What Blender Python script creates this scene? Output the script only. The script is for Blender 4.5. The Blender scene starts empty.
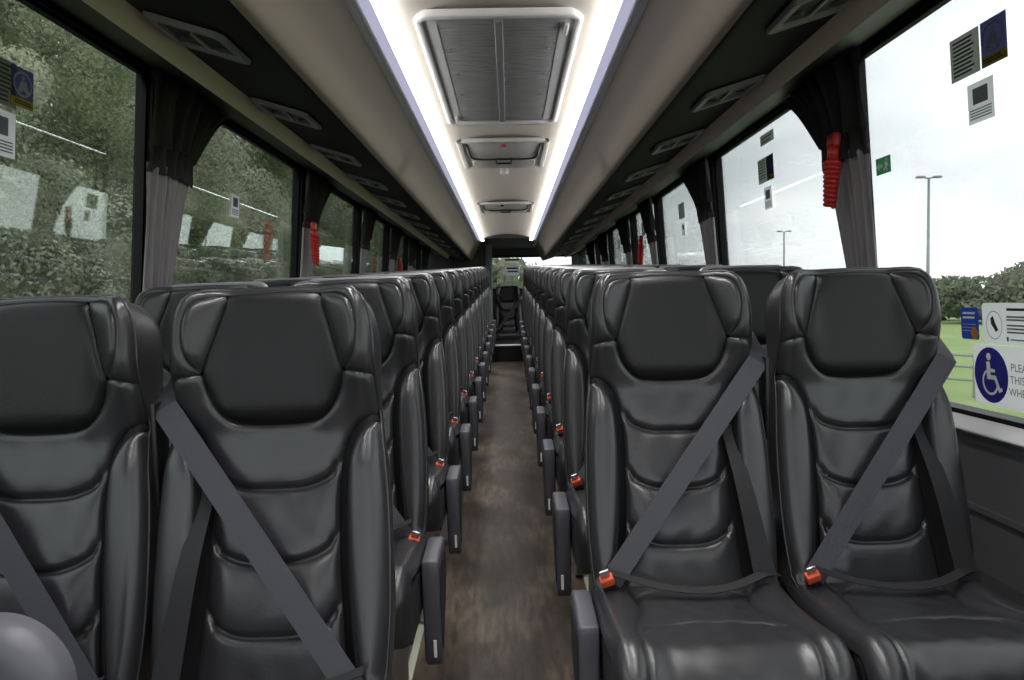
import bpy, bmesh, math, random
import numpy as np
from mathutils import Vector, Matrix
from mathutils.geometry import delaunay_2d_cdt
random.seed(7); rng = np.random.default_rng(7)
scn = bpy.context.scene
col = scn.collection
PI = math.pi
CX = 0.018          # camera stands a little right of the aisle centre line
EYE = 1.21
SLOPE = 0.049       # theatre floor rising to the rear
CAM = Matrix.Translation((CX, 0, EYE)) @ Matrix.Rotation(math.atan(-2/768), 4, 'Z') @ Matrix.Rotation(math.pi/2-math.atan(38/768), 4, 'X') @ Matrix.Rotation(math.radians(-1.0), 4, 'Z')
def floor_z(y): return SLOPE * y
def sm(t):
    t = np.clip(t, 0, 1); return t*t*(3-2*t)

# ------------------------------------------------------------------ materials
MATS = {}
def mat(name, colr, rough=.5, metal=0., spec=.5, bump=0., bscale=200., var=0., vscale=6., emit=None, estr=0., sheen=0., coat=0.):
    m = bpy.data.materials.new(name); m.use_nodes = True
    nt = m.node_tree; b = nt.nodes['Principled BSDF']
    b.inputs['Base Color'].default_value = (*colr, 1)
    b.inputs['Roughness'].default_value = rough
    b.inputs['Metallic'].default_value = metal
    b.inputs['Specular IOR Level'].default_value = spec
    if coat: b.inputs['Coat Weight'].default_value = coat; b.inputs['Coat Roughness'].default_value = .25
    if sheen: b.inputs['Sheen Weight'].default_value = sheen
    tc = nt.nodes.new('ShaderNodeTexCoord')
    if var:
        n = nt.nodes.new('ShaderNodeTexNoise'); n.inputs['Scale'].default_value = vscale; n.inputs['Detail'].default_value = 5
        nt.links.new(tc.outputs['Object'], n.inputs['Vector'])
        mx = nt.nodes.new('ShaderNodeMix'); mx.data_type = 'RGBA'
        mx.inputs['A'].default_value = (*[c*(1-var) for c in colr], 1)
        mx.inputs['B'].default_value = (*[min(1, c*(1+var)) for c in colr], 1)
        nt.links.new(n.outputs['Fac'], mx.inputs['Factor']); nt.links.new(mx.outputs['Result'], b.inputs['Base Color'])
    if bump:
        n2 = nt.nodes.new('ShaderNodeTexNoise'); n2.inputs['Scale'].default_value = bscale; n2.inputs['Detail'].default_value = 3
        nt.links.new(tc.outputs['Object'], n2.inputs['Vector'])
        bp = nt.nodes.new('ShaderNodeBump'); bp.inputs['Strength'].default_value = bump; bp.inputs['Distance'].default_value = .002
        nt.links.new(n2.outputs['Fac'], bp.inputs['Height']); nt.links.new(bp.outputs['Normal'], b.inputs['Normal'])
    if emit:
        b.inputs['Emission Color'].default_value = (*emit, 1); b.inputs['Emission Strength'].default_value = estr
    MATS[name] = m
    return m
leather = mat('black_leather', (.030, .030, .033), .31, spec=.75, bump=.14, bscale=260, var=.14, vscale=9)
leather_head = mat('dark_head_leather', (.008, .008, .009), .40, spec=.4, bump=.3, bscale=320)
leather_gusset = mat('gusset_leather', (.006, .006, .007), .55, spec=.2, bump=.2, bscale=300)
leather_side = mat('side_leather', (.026, .026, .028), .31, spec=.65, bump=.14, bscale=260)
shell_m = mat('seat_shell_plastic', (.03, .03, .032), .5)
belt_m = mat('belt_webbing', (.060, .060, .072), .62, bump=.35, bscale=700)
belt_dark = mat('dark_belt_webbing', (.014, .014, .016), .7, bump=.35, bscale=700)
black_plastic = mat('black_plastic', (.012, .012, .013), .4)
red_plastic = mat('red_plastic', (.75, .10, .03), .4)
hammer_red = mat('hammer_red', (.55, .03, .025), .35)
arm_m = mat('grey_armrest_plastic', (.085, .085, .10), .38, var=.1, vscale=30)
arm_in = mat('dark_armrest_face', (.02, .02, .022), .5)
steel = mat('brushed_steel', (.42, .42, .44), .35, metal=.8)
handle_m = mat('grab_handle_grey', (.20, .20, .21), .28)
beige = mat('beige_headliner', (.82, .69, .59), .78, bump=.3, bscale=300, var=.05, vscale=3)
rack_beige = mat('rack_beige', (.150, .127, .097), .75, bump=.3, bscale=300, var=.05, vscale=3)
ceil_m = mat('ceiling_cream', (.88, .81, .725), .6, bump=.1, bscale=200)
black_panel = mat('black_service_panel', (.010, .010, .011), .6, spec=.12, bump=.15, bscale=300)
ring_m = mat('grey_vent_ring', (.21, .21, .215), .45)
louvre_m = mat('black_louvre', (.01, .01, .011), .45)
slit_m = mat('pale_slit', (.45, .43, .42), .4)
channel_m = mat('grey_channel', (.42, .42, .45), .5)
white_frame = mat('white_frame', (.86, .85, .86), .4)
grille_m = mat('grey_grille', (.46, .46, .47), .55, var=.25, vscale=9)
hatch_m = mat('hatch_grey', (.60, .59, .58), .45)
wall_m = mat('grey_wall_panel', (.105, .105, .112), .55, bump=.2, bscale=250, var=.06)
black_m = mat('black_frame', (.008, .008, .009), .5, spec=.25)
dark_wall = mat('dark_grey_trim', (.045, .045, .048), .6)
sill_m = mat('aluminium_sill', (.92, .92, .93), .4)
pillar_grey = mat('grey_pillar', (.16, .16, .17), .5)
curtain_m = mat('grey_curtain', (.30, .275, .29), .85, bump=.3, bscale=400, var=.12, vscale=20, sheen=.2)
curtain_d = mat('dark_curtain_head', (.034, .030, .032), .85, bump=.3, bscale=400)
strip_pale = mat('pale_floor_trim', (.62, .64, .50), .4)
paper = mat('white_paper', (.88, .87, .90), .5)
paper_grey = mat('grey_paper', (.30, .30, .30), .5)
sticker_grey = mat('dark_grey_sticker', (.26, .27, .25), .6)
navy = mat('navy_sticker', (.055, .06, .15), .5)
blue = mat('blue_sign', (.03, .03, .30), .4)
bluec = mat('blue_card', (.02, .05, .30), .4)
yellow = mat('yellow_band', (.75, .58, .05), .5)
orange = mat('orange_coin', (.55, .22, .03), .5)
green = mat('green_exit', (.05, .20, .09), .5)
ink = mat('dark_ink', (.03, .03, .035), .6)
photo_ink = mat('photo_grey', (.16, .15, .17), .5)
white_ink = mat('white_ink', (.95, .95, .97), .5)
pale_ink = mat('pale_blue_ink', (.35, .36, .45), .5)
moulded = mat('moulded_grey', (.115, .115, .13), .4, var=.08, vscale=40)
lamp_m = mat('lamp_post_steel', (.35, .36, .37), .5, metal=.4)
fence_m = mat('pale_fence_timber', (.42, .43, .38), .7)
bark = mat('tree_bark', (.07, .055, .04), .9)
light_m = mat('strip_light_diffuser', (.9, .9, .95), .4, emit=(.93, .95, 1.0), estr=4.6)
light_lip = mat('strip_light_lip', (.9, .9, .92), .4, emit=(1, .985, .95), estr=3.5)
light_edge = mat('strip_light_edge', (.55, .54, .62), .4, emit=(.72, .72, .98), estr=.45)

def noise_ramp(m, scale, stops, detail=6, mapping=None, target='Base Color'):
    nt = m.node_tree; b = nt.nodes['Principled BSDF']
    tc = nt.nodes.new('ShaderNodeTexCoord'); n = nt.nodes.new('ShaderNodeTexNoise')
    n.inputs['Scale'].default_value = scale; n.inputs['Detail'].default_value = detail
    if mapping:
        mp = nt.nodes.new('ShaderNodeMapping'); mp.inputs['Scale'].default_value = mapping
        nt.links.new(tc.outputs['Object'], mp.inputs['Vector']); nt.links.new(mp.outputs['Vector'], n.inputs['Vector'])
    else: nt.links.new(tc.outputs['Object'], n.inputs['Vector'])
    r = nt.nodes.new('ShaderNodeValToRGB'); e = r.color_ramp.elements
    e[0].position, e[0].color = stops[0][0], (*stops[0][1], 1)
    e[1].position, e[1].color = stops[-1][0], (*stops[-1][1], 1)
    for p, c in stops[1:-1]:
        k = e.new(p); k.color = (*c, 1)
    nt.links.new(n.outputs['Fac'], r.inputs['Fac']); nt.links.new(r.outputs['Color'], b.inputs[target])
    return n, r
floor_m = mat('worn_wood_vinyl', (.1, .08, .07), .48, spec=.3, bump=.15, bscale=120)
def make_floor():
    nt = floor_m.node_tree; b = nt.nodes['Principled BSDF']
    n, r = noise_ramp(floor_m, 4.5, [(.36, (.030, .022, .015)), (.5, (.085, .064, .046)), (.64, (.170, .132, .098))], 9, (1.0, .55, 1))
    n2, r2 = noise_ramp(floor_m, 22, [(.35, (.45, .42, .40)), (.65, (1, 1, 1))], 8, (2.2, .35, 1))
    mx = nt.nodes.new('ShaderNodeMix'); mx.data_type = 'RGBA'; mx.blend_type = 'MULTIPLY'; mx.inputs['Factor'].default_value = 1
    nt.links.new(r.outputs['Color'], mx.inputs['A']); nt.links.new(r2.outputs['Color'], mx.inputs['B'])
    # trodden middle of the aisle: dirt with a soft edge
    tc = nt.nodes.new('ShaderNodeTexCoord'); sx = nt.nodes.new('ShaderNodeSeparateXYZ')
    nt.links.new(tc.outputs['Object'], sx.inputs['Vector'])
    ab = nt.nodes.new('ShaderNodeMath'); ab.operation = 'ABSOLUTE'; nt.links.new(sx.outputs['X'], ab.inputs[0])
    mr = nt.nodes.new('ShaderNodeMapRange'); mr.inputs['From Min'].default_value = .05; mr.inputs['From Max'].default_value = .22
    mr.inputs['To Min'].default_value = .50; mr.inputs['To Max'].default_value = 1.15
    nt.links.new(ab.outputs[0], mr.inputs['Value'])
    m2 = nt.nodes.new('ShaderNodeMix'); m2.data_type = 'RGBA'; m2.blend_type = 'MULTIPLY'; m2.inputs['Factor'].default_value = 1
    nt.links.new(mx.outputs['Result'], m2.inputs['A']); nt.links.new(mr.outputs['Result'], m2.inputs['B'])
    nt.links.new(m2.outputs['Result'], b.inputs['Base Color'])
make_floor()
grass_m = mat('mown_field', (.16, .30, .06), .9)
noise_ramp(grass_m, .25, [(.3, (.25, .35, .11)), (.7, (.36, .46, .19))], 8)
bank_m = mat('leafy_bank_soil', (.05, .08, .03), .95)
noise_ramp(bank_m, 1.2, [(.35, (.03, .04, .02)), (.65, (.10, .14, .06))], 9)
tarmac_m = mat('tarmac', (.10, .10, .10), .9, bump=.3, bscale=60, var=.2)
def leaf_mat(name, c0, c1, c2, rough=.55):
    m = mat(name, c1, rough)
    n, r = noise_ramp(m, 1.4, [(.38, c0), (.5, c1), (.62, c2)], 7)
    nt = m.node_tree; tl = nt.nodes.new('ShaderNodeBsdfTranslucent'); mx = nt.nodes.new('ShaderNodeMixShader'); mx.inputs[0].default_value = .45
    nt.links.new(r.outputs['Color'], tl.inputs['Color']); nt.links.new(nt.nodes['Principled BSDF'].outputs[0], mx.inputs[1]); nt.links.new(tl.outputs[0], mx.inputs[2])
    nt.links.new(mx.outputs[0], nt.nodes['Material Output'].inputs['Surface'])
    return m
leaf_a = leaf_mat('leaf_grey_green', (.22, .25, .17), (.41, .44, .31), (.62, .64, .49))
leaf_b = leaf_mat('leaf_yellow_green', (.34, .42, .10), (.55, .60, .16), (.72, .73, .28))
leaf_c = leaf_mat('leaf_dark_green', (.15, .19, .11), (.28, .33, .19), (.45, .49, .32))
leaf_far = leaf_mat('leaf_far', (.17, .20, .15), (.25, .285, .20), (.34, .37, .26), .8)
leaf_far2 = leaf_mat('leaf_far_autumn', (.11, .11, .05), (.17, .15, .06), (.24, .2, .08), .8)

def translucent(m, fac):
    nt = m.node_tree; b = nt.nodes['Principled BSDF']; tl = nt.nodes.new('ShaderNodeBsdfTranslucent'); mx = nt.nodes.new('ShaderNodeMixShader'); mx.inputs[0].default_value = fac
    tl.inputs['Color'].default_value = b.inputs['Base Color'].default_value
    nt.links.new(b.outputs[0], mx.inputs[1]); nt.links.new(tl.outputs[0], mx.inputs[2]); nt.links.new(mx.outputs[0], nt.nodes['Material Output'].inputs['Surface'])
for q_ in (paper, sticker_grey, navy, yellow, photo_ink, green, bluec): translucent(q_, .5)
def glass_mat(name, tint, k):
    m = bpy.data.materials.new(name); m.use_nodes = True; nt = m.node_tree; nt.nodes.clear()
    out = nt.nodes.new('ShaderNodeOutputMaterial'); mx = nt.nodes.new('ShaderNodeMixShader')
    tr = nt.nodes.new('ShaderNodeBsdfTransparent'); tr.inputs['Color'].default_value = (*tint, 1)
    gl = nt.nodes.new('ShaderNodeBsdfGlossy'); gl.inputs['Roughness'].default_value = 0; gl.inputs['Color'].default_value = (.92, 1, .96, 1)
    fr = nt.nodes.new('ShaderNodeFresnel'); fr.inputs['IOR'].default_value = 1.5
    mu = nt.nodes.new('ShaderNodeMath'); mu.operation = 'MULTIPLY'; mu.inputs[1].default_value = k; mu.use_clamp = True
    ge = nt.nodes.new('ShaderNodeNewGeometry'); mr = nt.nodes.new('ShaderNodeMapRange')   # same reflectance on both faces of the pane
    mr.inputs['To Min'].default_value = 1.5; mr.inputs['To Max'].default_value = 1/1.5
    nt.links.new(ge.outputs['Backfacing'], mr.inputs['Value']); nt.links.new(mr.outputs['Result'], fr.inputs['IOR'])
    nt.links.new(fr.outputs[0], mu.inputs[0]); nt.links.new(mu.outputs[0], mx.inputs[0])
    nt.links.new(tr.outputs[0], mx.inputs[1]); nt.links.new(gl.outputs[0], mx.inputs[2]); nt.links.new(mx.outputs[0], out.inputs[0])
    return m
glass_m = glass_mat('window_glass', (.92, .94, .935), 1.6)

# ------------------------------------------------------------------ mesh helpers
class MB:
    def __init__(s): s.v = []; s.f = []; s.mi = []; s.cur = 0
    def add(s, vs, fs):
        o = len(s.v); s.v += [tuple(p) for p in vs]
        for f in fs: s.f.append(tuple(i+o for i in f)); s.mi.append(s.cur)
        return s
    def box(s, x0, x1, y0, y1, z0, z1, M=None):
        vs = [(x, y, z) for x in (x0, x1) for y in (y0, y1) for z in (z0, z1)]
        if M: vs = [M @ Vector(p) for p in vs]
        return s.add(vs, [(0, 1, 3, 2), (4, 6, 7, 5), (0, 4, 5, 1), (2, 3, 7, 6), (0, 2, 6, 4), (1, 5, 7, 3)])
    def rbox(s, x0, x1, y0, y1, z0, z1, r=.01, seg=3, M=None):
        bm = bmesh.new(); bmesh.ops.create_cube(bm, size=1)
        for v in bm.verts:
            v.co = Vector(((x0+x1)/2+v.co.x*(x1-x0), (y0+y1)/2+v.co.y*(y1-y0), (z0+z1)/2+v.co.z*(z1-z0)))
        bmesh.ops.bevel(bm, geom=list(bm.edges), offset=min(r, .49*min(x1-x0, y1-y0, z1-z0)), segments=seg, affect='EDGES', profile=.5)
        if M: bmesh.ops.transform(bm, matrix=M, verts=bm.verts)
        bm.verts.index_update()
        s.add([v.co[:] for v in bm.verts], [[v.index for v in f.verts] for f in bm.faces]); bm.free(); return s
    def tube(s, pts, r, n=8, caps=True, closed=False):
        pts = [Vector(p) for p in pts]; N = len(pts); rs = r if isinstance(r, (list, tuple)) else [r]*N
        rings = []; up = None
        for i, p in enumerate(pts):
            if closed: t = (pts[(i+1) % N]-pts[i-1])
            else: t = pts[min(i+1, N-1)]-pts[max(i-1, 0)]
            t.normalize()
            if up is None: up = t.orthogonal().normalized()
            up = (up - t*up.dot(t))
            up = up.normalized() if up.length > 1e-6 else t.orthogonal().normalized()
            b = t.cross(up)
            rings.append([p+rs[i]*(math.cos(2*PI*k/n)*up+math.sin(2*PI*k/n)*b) for k in range(n)])
        vs = [q for rg in rings for q in rg]; fs = []
        for i in range(N if closed else N-1):
            j = (i+1) % N
            for k in range(n): fs.append((i*n+k, i*n+(k+1) % n, j*n+(k+1) % n, j*n+k))
        if caps and not closed: fs += [tuple(range(n))[::-1], tuple((N-1)*n+k for k in range(n))]
        return s.add(vs, fs)
    def prism(s, poly, f0, f1):
        """poly: 2-D points; f0, f1 map a 2-D point to the two end faces."""
        n = len(poly); vs = [f0(*p) for p in poly]+[f1(*p) for p in poly]
        return s.add(vs, [tuple(range(n))[::-1], tuple(range(n, 2*n))]+[(i, (i+1) % n, n+(i+1) % n, n+i) for i in range(n)])
    def strip(s, rows):
        """rows of points → quad grid"""
        m = len(rows[0]); vs = [p for r in rows for p in r]
        return s.add(vs, [(i*m+k, i*m+k+1, (i+1)*m+k+1, (i+1)*m+k) for i in range(len(rows)-1) for k in range(m-1)])
    def build(s, name, m, parent=None, smooth=False, angle=None):
        me = bpy.data.meshes.new(name); me.from_pydata(s.v, [], s.f)
        ms = m if isinstance(m, (list, tuple)) else [m]
        for q in ms: me.materials.append(q)
        if len(ms) > 1: me.polygons.foreach_set('material_index', s.mi)
        bm = bmesh.new(); bm.from_mesh(me); bmesh.ops.recalc_face_normals(bm, faces=bm.faces); bm.to_mesh(me); bm.free()
        if smooth or angle: me.polygons.foreach_set('use_smooth', [True]*len(me.polygons))
        if angle: me.set_sharp_from_angle(angle=math.radians(angle))
        me.update(); return link(name, me, parent)
def link(name, me, parent=None):
    o = bpy.data.objects.new(name, me); col.objects.link(o)
    if parent: o.parent = parent
    return o
def tag(o, label=None, cat=None, group=None, kind=None):
    if label: o['label'] = label
    if cat: o['category'] = cat
    if group: o['group'] = group
    if kind: o['kind'] = kind
    return o
def empty(name, loc, label=None, cat=None, group=None, rz=0):
    o = bpy.data.objects.new(name, None); o.empty_display_size = .1; col.objects.link(o)
    o.location = loc; o.rotation_euler.z = rz
    return tag(o, label, cat, group)
def struct(o, label=None, cat=None): return tag(o, label, cat, None, 'structure')
CH = {}
def kids(o): return [c for c in col.objects if c.parent == o]
def copy_tree(o, skip=(), _map=None):
    if _map is None:
        _map = {}
        for c in col.objects:
            if c.parent: _map.setdefault(c.parent.name, []).append(c)
    c = o.copy(); col.objects.link(c)
    for ch in _map.get(o.name, []):
        if any(ch.name.split('.')[0] == k for k in skip): continue
        d = copy_tree(ch, skip, _map); d.parent = c
    return c
def cr(pts, n=6, closed=False):
    """Catmull-Rom through 2-D or 3-D points"""
    P = [np.array(p, float) for p in pts]; N = len(P); out = []
    for i in range(N if closed else N-1):
        p1, p2 = P[i], P[(i+1) % N]
        p0 = P[i-1] if (i or closed) else 2*p1-p2
        p3 = P[(i+2) % N] if (i+2 < N or closed) else 2*p2-p1
        for k in range(n):
            t = k/n
            out.append(.5*((2*p1)+(p2-p0)*t+(2*p0-5*p1+4*p2-p3)*t*t+(3*p1-p0-3*p2+p3)*t**3))
    if not closed: out.append(P[-1])
    return [tuple(p) for p in out]
def resample(pts, step, closed=True):
    P = np.array(pts+([pts[0]] if closed else [])); d = np.r_[0, np.cumsum(np.hypot(*np.diff(P, axis=0).T))]
    n = max(3, int(round(d[-1]/step))); t = np.linspace(0, d[-1], n+1)
    Q = np.c_[np.interp(t, d, P[:, 0]), np.interp(t, d, P[:, 1])]
    return Q[:-1] if closed else Q
def dseg(P, L, closed=True):
    """distance of points P (n,2) to polyline L"""
    A = np.asarray(L); B = np.roll(A, -1, 0)
    if not closed: A, B = A[:-1], B[:-1]
    D = B-A; LL = (D**2).sum(1)+1e-12
    out = np.full(len(P), 1e9)
    for k in range(0, len(P), 2000):
        p = P[k:k+2000, None, :]-A[None]
        t = np.clip((p*D[None]).sum(2)/LL, 0, 1)
        q = p-t[..., None]*D[None]
        out[k:k+2000] = np.sqrt((q**2).sum(2)).min(1)
    return out
def inside(P, L):
    L = np.asarray(L); x, y = P[:, 0], P[:, 1]; c = np.zeros(len(P), bool); j = len(L)-1
    for i in range(len(L)):
        xi, yi = L[i]; xj, yj = L[j]
        cond = ((yi > y) != (yj > y))
        with np.errstate(divide='ignore', invalid='ignore'): c ^= cond & (x < (xj-xi)*(y-yi)/((yj-yi) if yj != yi else 1e-12)+xi)
        j = i
    return c
def pad(name, outline, surf, m, parent, puff=.010, r=.007, seams=(), sdepth=.008, step=.012, grid=.013, wr=0.):
    """An upholstered panel: fills an outline, sinks at its stitched edge and at its seams."""
    O = resample(outline, step); pts = [O]
    cen = np.array([O[:, 0], O[:, 1]]).T
    nxt = np.roll(O, -1, 0)-np.roll(O, 1, 0); nrm = np.c_[-nxt[:, 1], nxt[:, 0]]; nrm /= np.linalg.norm(nrm, axis=1)[:, None]+1e-12
    area = .5*np.sum(O[:, 0]*np.roll(O[:, 1], -1)-np.roll(O[:, 0], -1)*O[:, 1])
    if area < 0: nrm = -nrm
    for d in (.0035, .008, .014, .021):
        Q = O+nrm*d; k = inside(Q, O) & (dseg(Q, O) > .93*d); pts.append(Q[k])
    SL = []
    for sline in seams:
        L = resample(list(sline), .012, False); SL.append(L)
        t = np.gradient(L, axis=0); nn = np.c_[-t[:, 1], t[:, 0]]; nn /= np.linalg.norm(nn, axis=1)[:, None]+1e-12
        for d in (0, .004, -.004, .009, -.009, .016, -.016):
            Q = L+nn*d; k = inside(Q, O) & (dseg(Q, O) > .004); pts.append(Q[k])
    lo, hi = O.min(0), O.max(0)
    gx, gy = np.meshgrid(np.arange(lo[0], hi[0], grid), np.arange(lo[1], hi[1], grid*.9))
    gx[1::2] += grid/2
    G = np.c_[gx.ravel(), gy.ravel()]; G = G[inside(G, O)]; G = G[dseg(G, O) > .026]
    for L in SL: G = G[dseg(G, L, False) > .022]
    pts.append(G)
    A = np.vstack(pts); nO = len(O)
    res = delaunay_2d_cdt([Vector(p) for p in A], [(i, (i+1) % nO) for i in range(nO)], [], 1, 1e-5)
    V = np.array([v[:] for v in res[0]])
    d = dseg(V, O); h = puff*(1-np.exp(-d/r))+.22*puff*(1-np.exp(-d/.04))
    for L in SL:
        e = dseg(V, L, False); h -= (sdepth*np.exp(-(e/.0045)**2)+.30*sdepth*np.exp(-(e/.018)**2))*np.clip(d/.014, 0, 1)
    if wr: h += wr*np.sin(V[:, 0]*90+3*np.sin(V[:, 1]*25))*np.sin(V[:, 1]*30+1)*np.clip(d/.03, 0, 1)
    mb = MB(); mb.add([tuple(p) for p in surf(V[:, 0], V[:, 1], h)], [tuple(f) for f in res[2]])
    return mb.build(name, m, parent, smooth=True)

# ------------------------------------------------------------------ coach seat
LEAN = math.radians(12); B0 = (-.085, .478)
U = (math.sin(LEAN), math.cos(LEAN)); NN = (-math.cos(LEAN), math.sin(LEAN))
HWP = [(.196, 0), (.203, .06), (.2075, .14), (.207, .24), (.204, .33), (.198, .40), (.190, .46), (.186, .51), (.185, .56), (.184, .61), (.179, .65), (.168, .682), (.150, .702), (.125, .711), (.06, .715), (0, .716)]
RIGHT = cr(HWP, 5); OUTL = RIGHT+[(-a, b) for a, b in RIGHT[::-1][1:]]
OUTA = np.array(resample(OUTL, .008))
hb = np.array([p[1] for p in RIGHT]); ha = np.array([p[0] for p in RIGHT])
def hw(b): return float(np.interp(b, hb, ha))
def Fbase(a, b):
    A = np.abs(a)
    P = np.c_[np.atleast_1d(A), np.atleast_1d(b)]
    tors = np.where(inside(P, BOLST_A), .036*sm(dseg(P, ARCH, False)/.026), 0)*(1-.65*sm((P[:, 1]-.38)/.10))
    wing = .058*sm((A-.080)/.085)*sm((b-.44)/.16)
    head = .016*sm((b-.44)/.06)*(1-sm((A-.09)/.05))
    lum = .020*np.exp(-((b-.15)/.13)**2)*(1-sm((A-.07)/.06))
    bow = -.018*np.sin(np.clip(b/.72, 0, 1)*PI)+.006
    return tors+wing+head+lum+bow
ER = .030
def Fsurf(a, b):
    P = np.c_[np.atleast_1d(a), np.atleast_1d(b)]; d = dseg(P, OUTA)
    d = np.where(P[:, 1] < .03, ER, d)      # no roll-over where the cushion meets the back
    t = np.clip(1-d/ER, 0, 1)
    return Fbase(P[:, 0], P[:, 1])-ER*.95*(1-np.sqrt(1-t*t*.985))
BS = 1.02
def back_xyz(a, b, h):
    F = Fsurf(a, b)+h; b = b*BS
    return np.c_[a, B0[0]+b*U[0]+F*NN[0], B0[1]+b*U[1]+F*NN[1]]
def bx(a, b, F):
    b = b*BS
    return (a, B0[0]+b*U[0]+F*NN[0], B0[1]+b*U[1]+F*NN[1])
# panel outlines (right half, mirrored where needed)
HEADSIDE = [(.086, .699), (.094, .668), (.108, .624), (.129, .556)]
HEADBOT = cr([(.129, .556), (.121, .523), (.104, .490), (.078, .470), (.04, .4645), (0, .4635)], 6)
def mir(L): return [(-a, b) for a, b in L]
HEAD = cr([(-.086, .699), (-.04, .703), (0, .704), (.04, .703), (.086, .699)], 4)[:-1]+HEADSIDE[:-1]+HEADBOT+mir(HEADBOT)[::-1][1:]+mir(HEADSIDE)[::-1][1:-1]
WINGOUT = cr([(.086, .699), (.118, .695), (.143, .680), (.156, .648), (.157, .612), (.148, .578), (.129, .556)], 5)
WING = WINGOUT+HEADSIDE[::-1][1:-1]
def seg_out(b0, b1): return [(a, b) for a, b in RIGHT if b0 < b < b1]
SURR = [(hw(.545), .545)]+seg_out(.545, .7165)+mir(seg_out(.545, .7155))[::-1]+[(-hw(.545), .545)]+mir(WINGOUT)[::-1]+HEAD[1:16]+WINGOUT
ARCH = cr([(.1875, .477), (.170, .474), (.150, .462), (.134, .440), (.122, .405), (.116, .355), (.115, .28), (.119, .18), (.126, .09), (.134, 0)], 5)
GW = np.linspace(.013, .030, len(ARCH))
_t = np.gradient(np.array(ARCH), axis=0); _t /= np.linalg.norm(_t, axis=1)[:, None]
ARCH2 = [(hw(.462), .462)]+[(a-t[1]*w_, b+t[0]*w_) for (a, b), t, w_ in list(zip(ARCH, _t, GW))[2:-1]]+[(.134+.030, 0)]
GUSS = [(hw(.477), .477)]+ARCH[1:]+ARCH2[::-1]
PADB = ARCH2+[(hw(0), 0)]+seg_out(0.001, .461)
BOLST = [(hw(.477), .477)]+ARCH[1:]+[(hw(0), 0)]+seg_out(0.001, .476)
BOLST_A = np.array([(.26, .477)]+ARCH+[(.134, -.05), (.26, -.05)])
BACKP = [(hw(.545), .545)]+HEADBOT+mir(HEADBOT)[::-1][1:]+[(-hw(.545), .545)]+mir(seg_out(.477, .545))[::-1]+mir(ARCH)+[(0, 0)]+ARCH[::-1]+seg_out(.477, .545)
def ucurve(b, w, dip): return cr([(-w, b), (-w*.86, b-dip*.55), (-w*.5, b-dip*.93), (0, b-dip), (w*.5, b-dip*.93), (w*.86, b-dip*.55), (w, b)], 6)
SEAMS = [ucurve(.392, .114, .044), ucurve(.268, .112, .046), ucurve(.150, .117, .050)]
# cushion profile
CB, CF, CZ = -.075, -.43, .490
def cush_prof(t):
    t = np.asarray(t, float); L1 = CB-CF; R = .055
    y = CB-np.minimum(t, L1); z = CZ+.016*np.clip(t/L1, 0, 1)**1.5-.012*np.sin(np.clip(t/L1, 0, 1)*PI)
    ny = np.zeros_like(t); nz = np.ones_like(t)
    ang = np.clip((t-L1)/R, 0, PI/2); k = t > L1
    y = np.where(k, CF-R*np.sin(ang), y); z = np.where(k, CZ+.016-R*(1-np.cos(ang)), z)
    ny = np.where(k, -np.sin(ang), ny); nz = np.where(k, np.cos(ang), nz)
    ex = np.clip(t-L1-R*PI/2, 0, None); z = z-ex; y = y+ex*.12
    return y, z, ny, nz
CT = CB-CF
TL = CT+.055*PI/2+.085
CW = .208
def cush_xyz(a, t, h):
    A = np.abs(a); y, z, ny, nz = cush_prof(t)
    e = np.clip(1-(CW-A)/.03, 0, 1)
    F = h+.016*sm((A-.11)/.05)-.03*(1-np.sqrt(1-e*e*.98))
    return np.c_[a, y+F*ny, z+F*nz]
CSEAM = [(.132, 0), (.118, .12), (.145, .25), (.150, CT), (.150, CT+.09), (.148, TL)]
CS = cr(CSEAM, 6)
CCEN = CS+mir(CS)[::-1]
CBOL = [(CW, 0), (CW, TL*.5), (CW, TL)]+CS[::-1]

def belt_band(name, pts, normals, w, m, parent, th=.0018):
    P = [Vector(p) for p in pts]; mb = MB(); rows = []
    for i, p in enumerate(P):
        t = (P[min(i+1, len(P)-1)]-P[max(i-1, 0)]).normalized(); n = Vector(normals[i]).normalized()
        s = t.cross(n).normalized(); ww = w[i] if isinstance(w, list) else w
        rows.append([p+s*ww/2, p+s*ww/2+n*th, p-s*ww/2+n*th, p-s*ww/2, p+s*ww/2])
    mb.strip(rows); return mb.build(name, m, parent, angle=40)
def hull_up(ts, fs):
    H = []
    for p in zip(ts, fs):
        while len(H) > 1 and (H[-1][0]-H[-2][0])*(p[1]-H[-2][1])-(H[-1][1]-H[-2][1])*(p[0]-H[-2][0]) >= 0: H.pop()
        H.append(p)
    return np.interp(ts, [h[0] for h in H], [h[1] for h in H])

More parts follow.
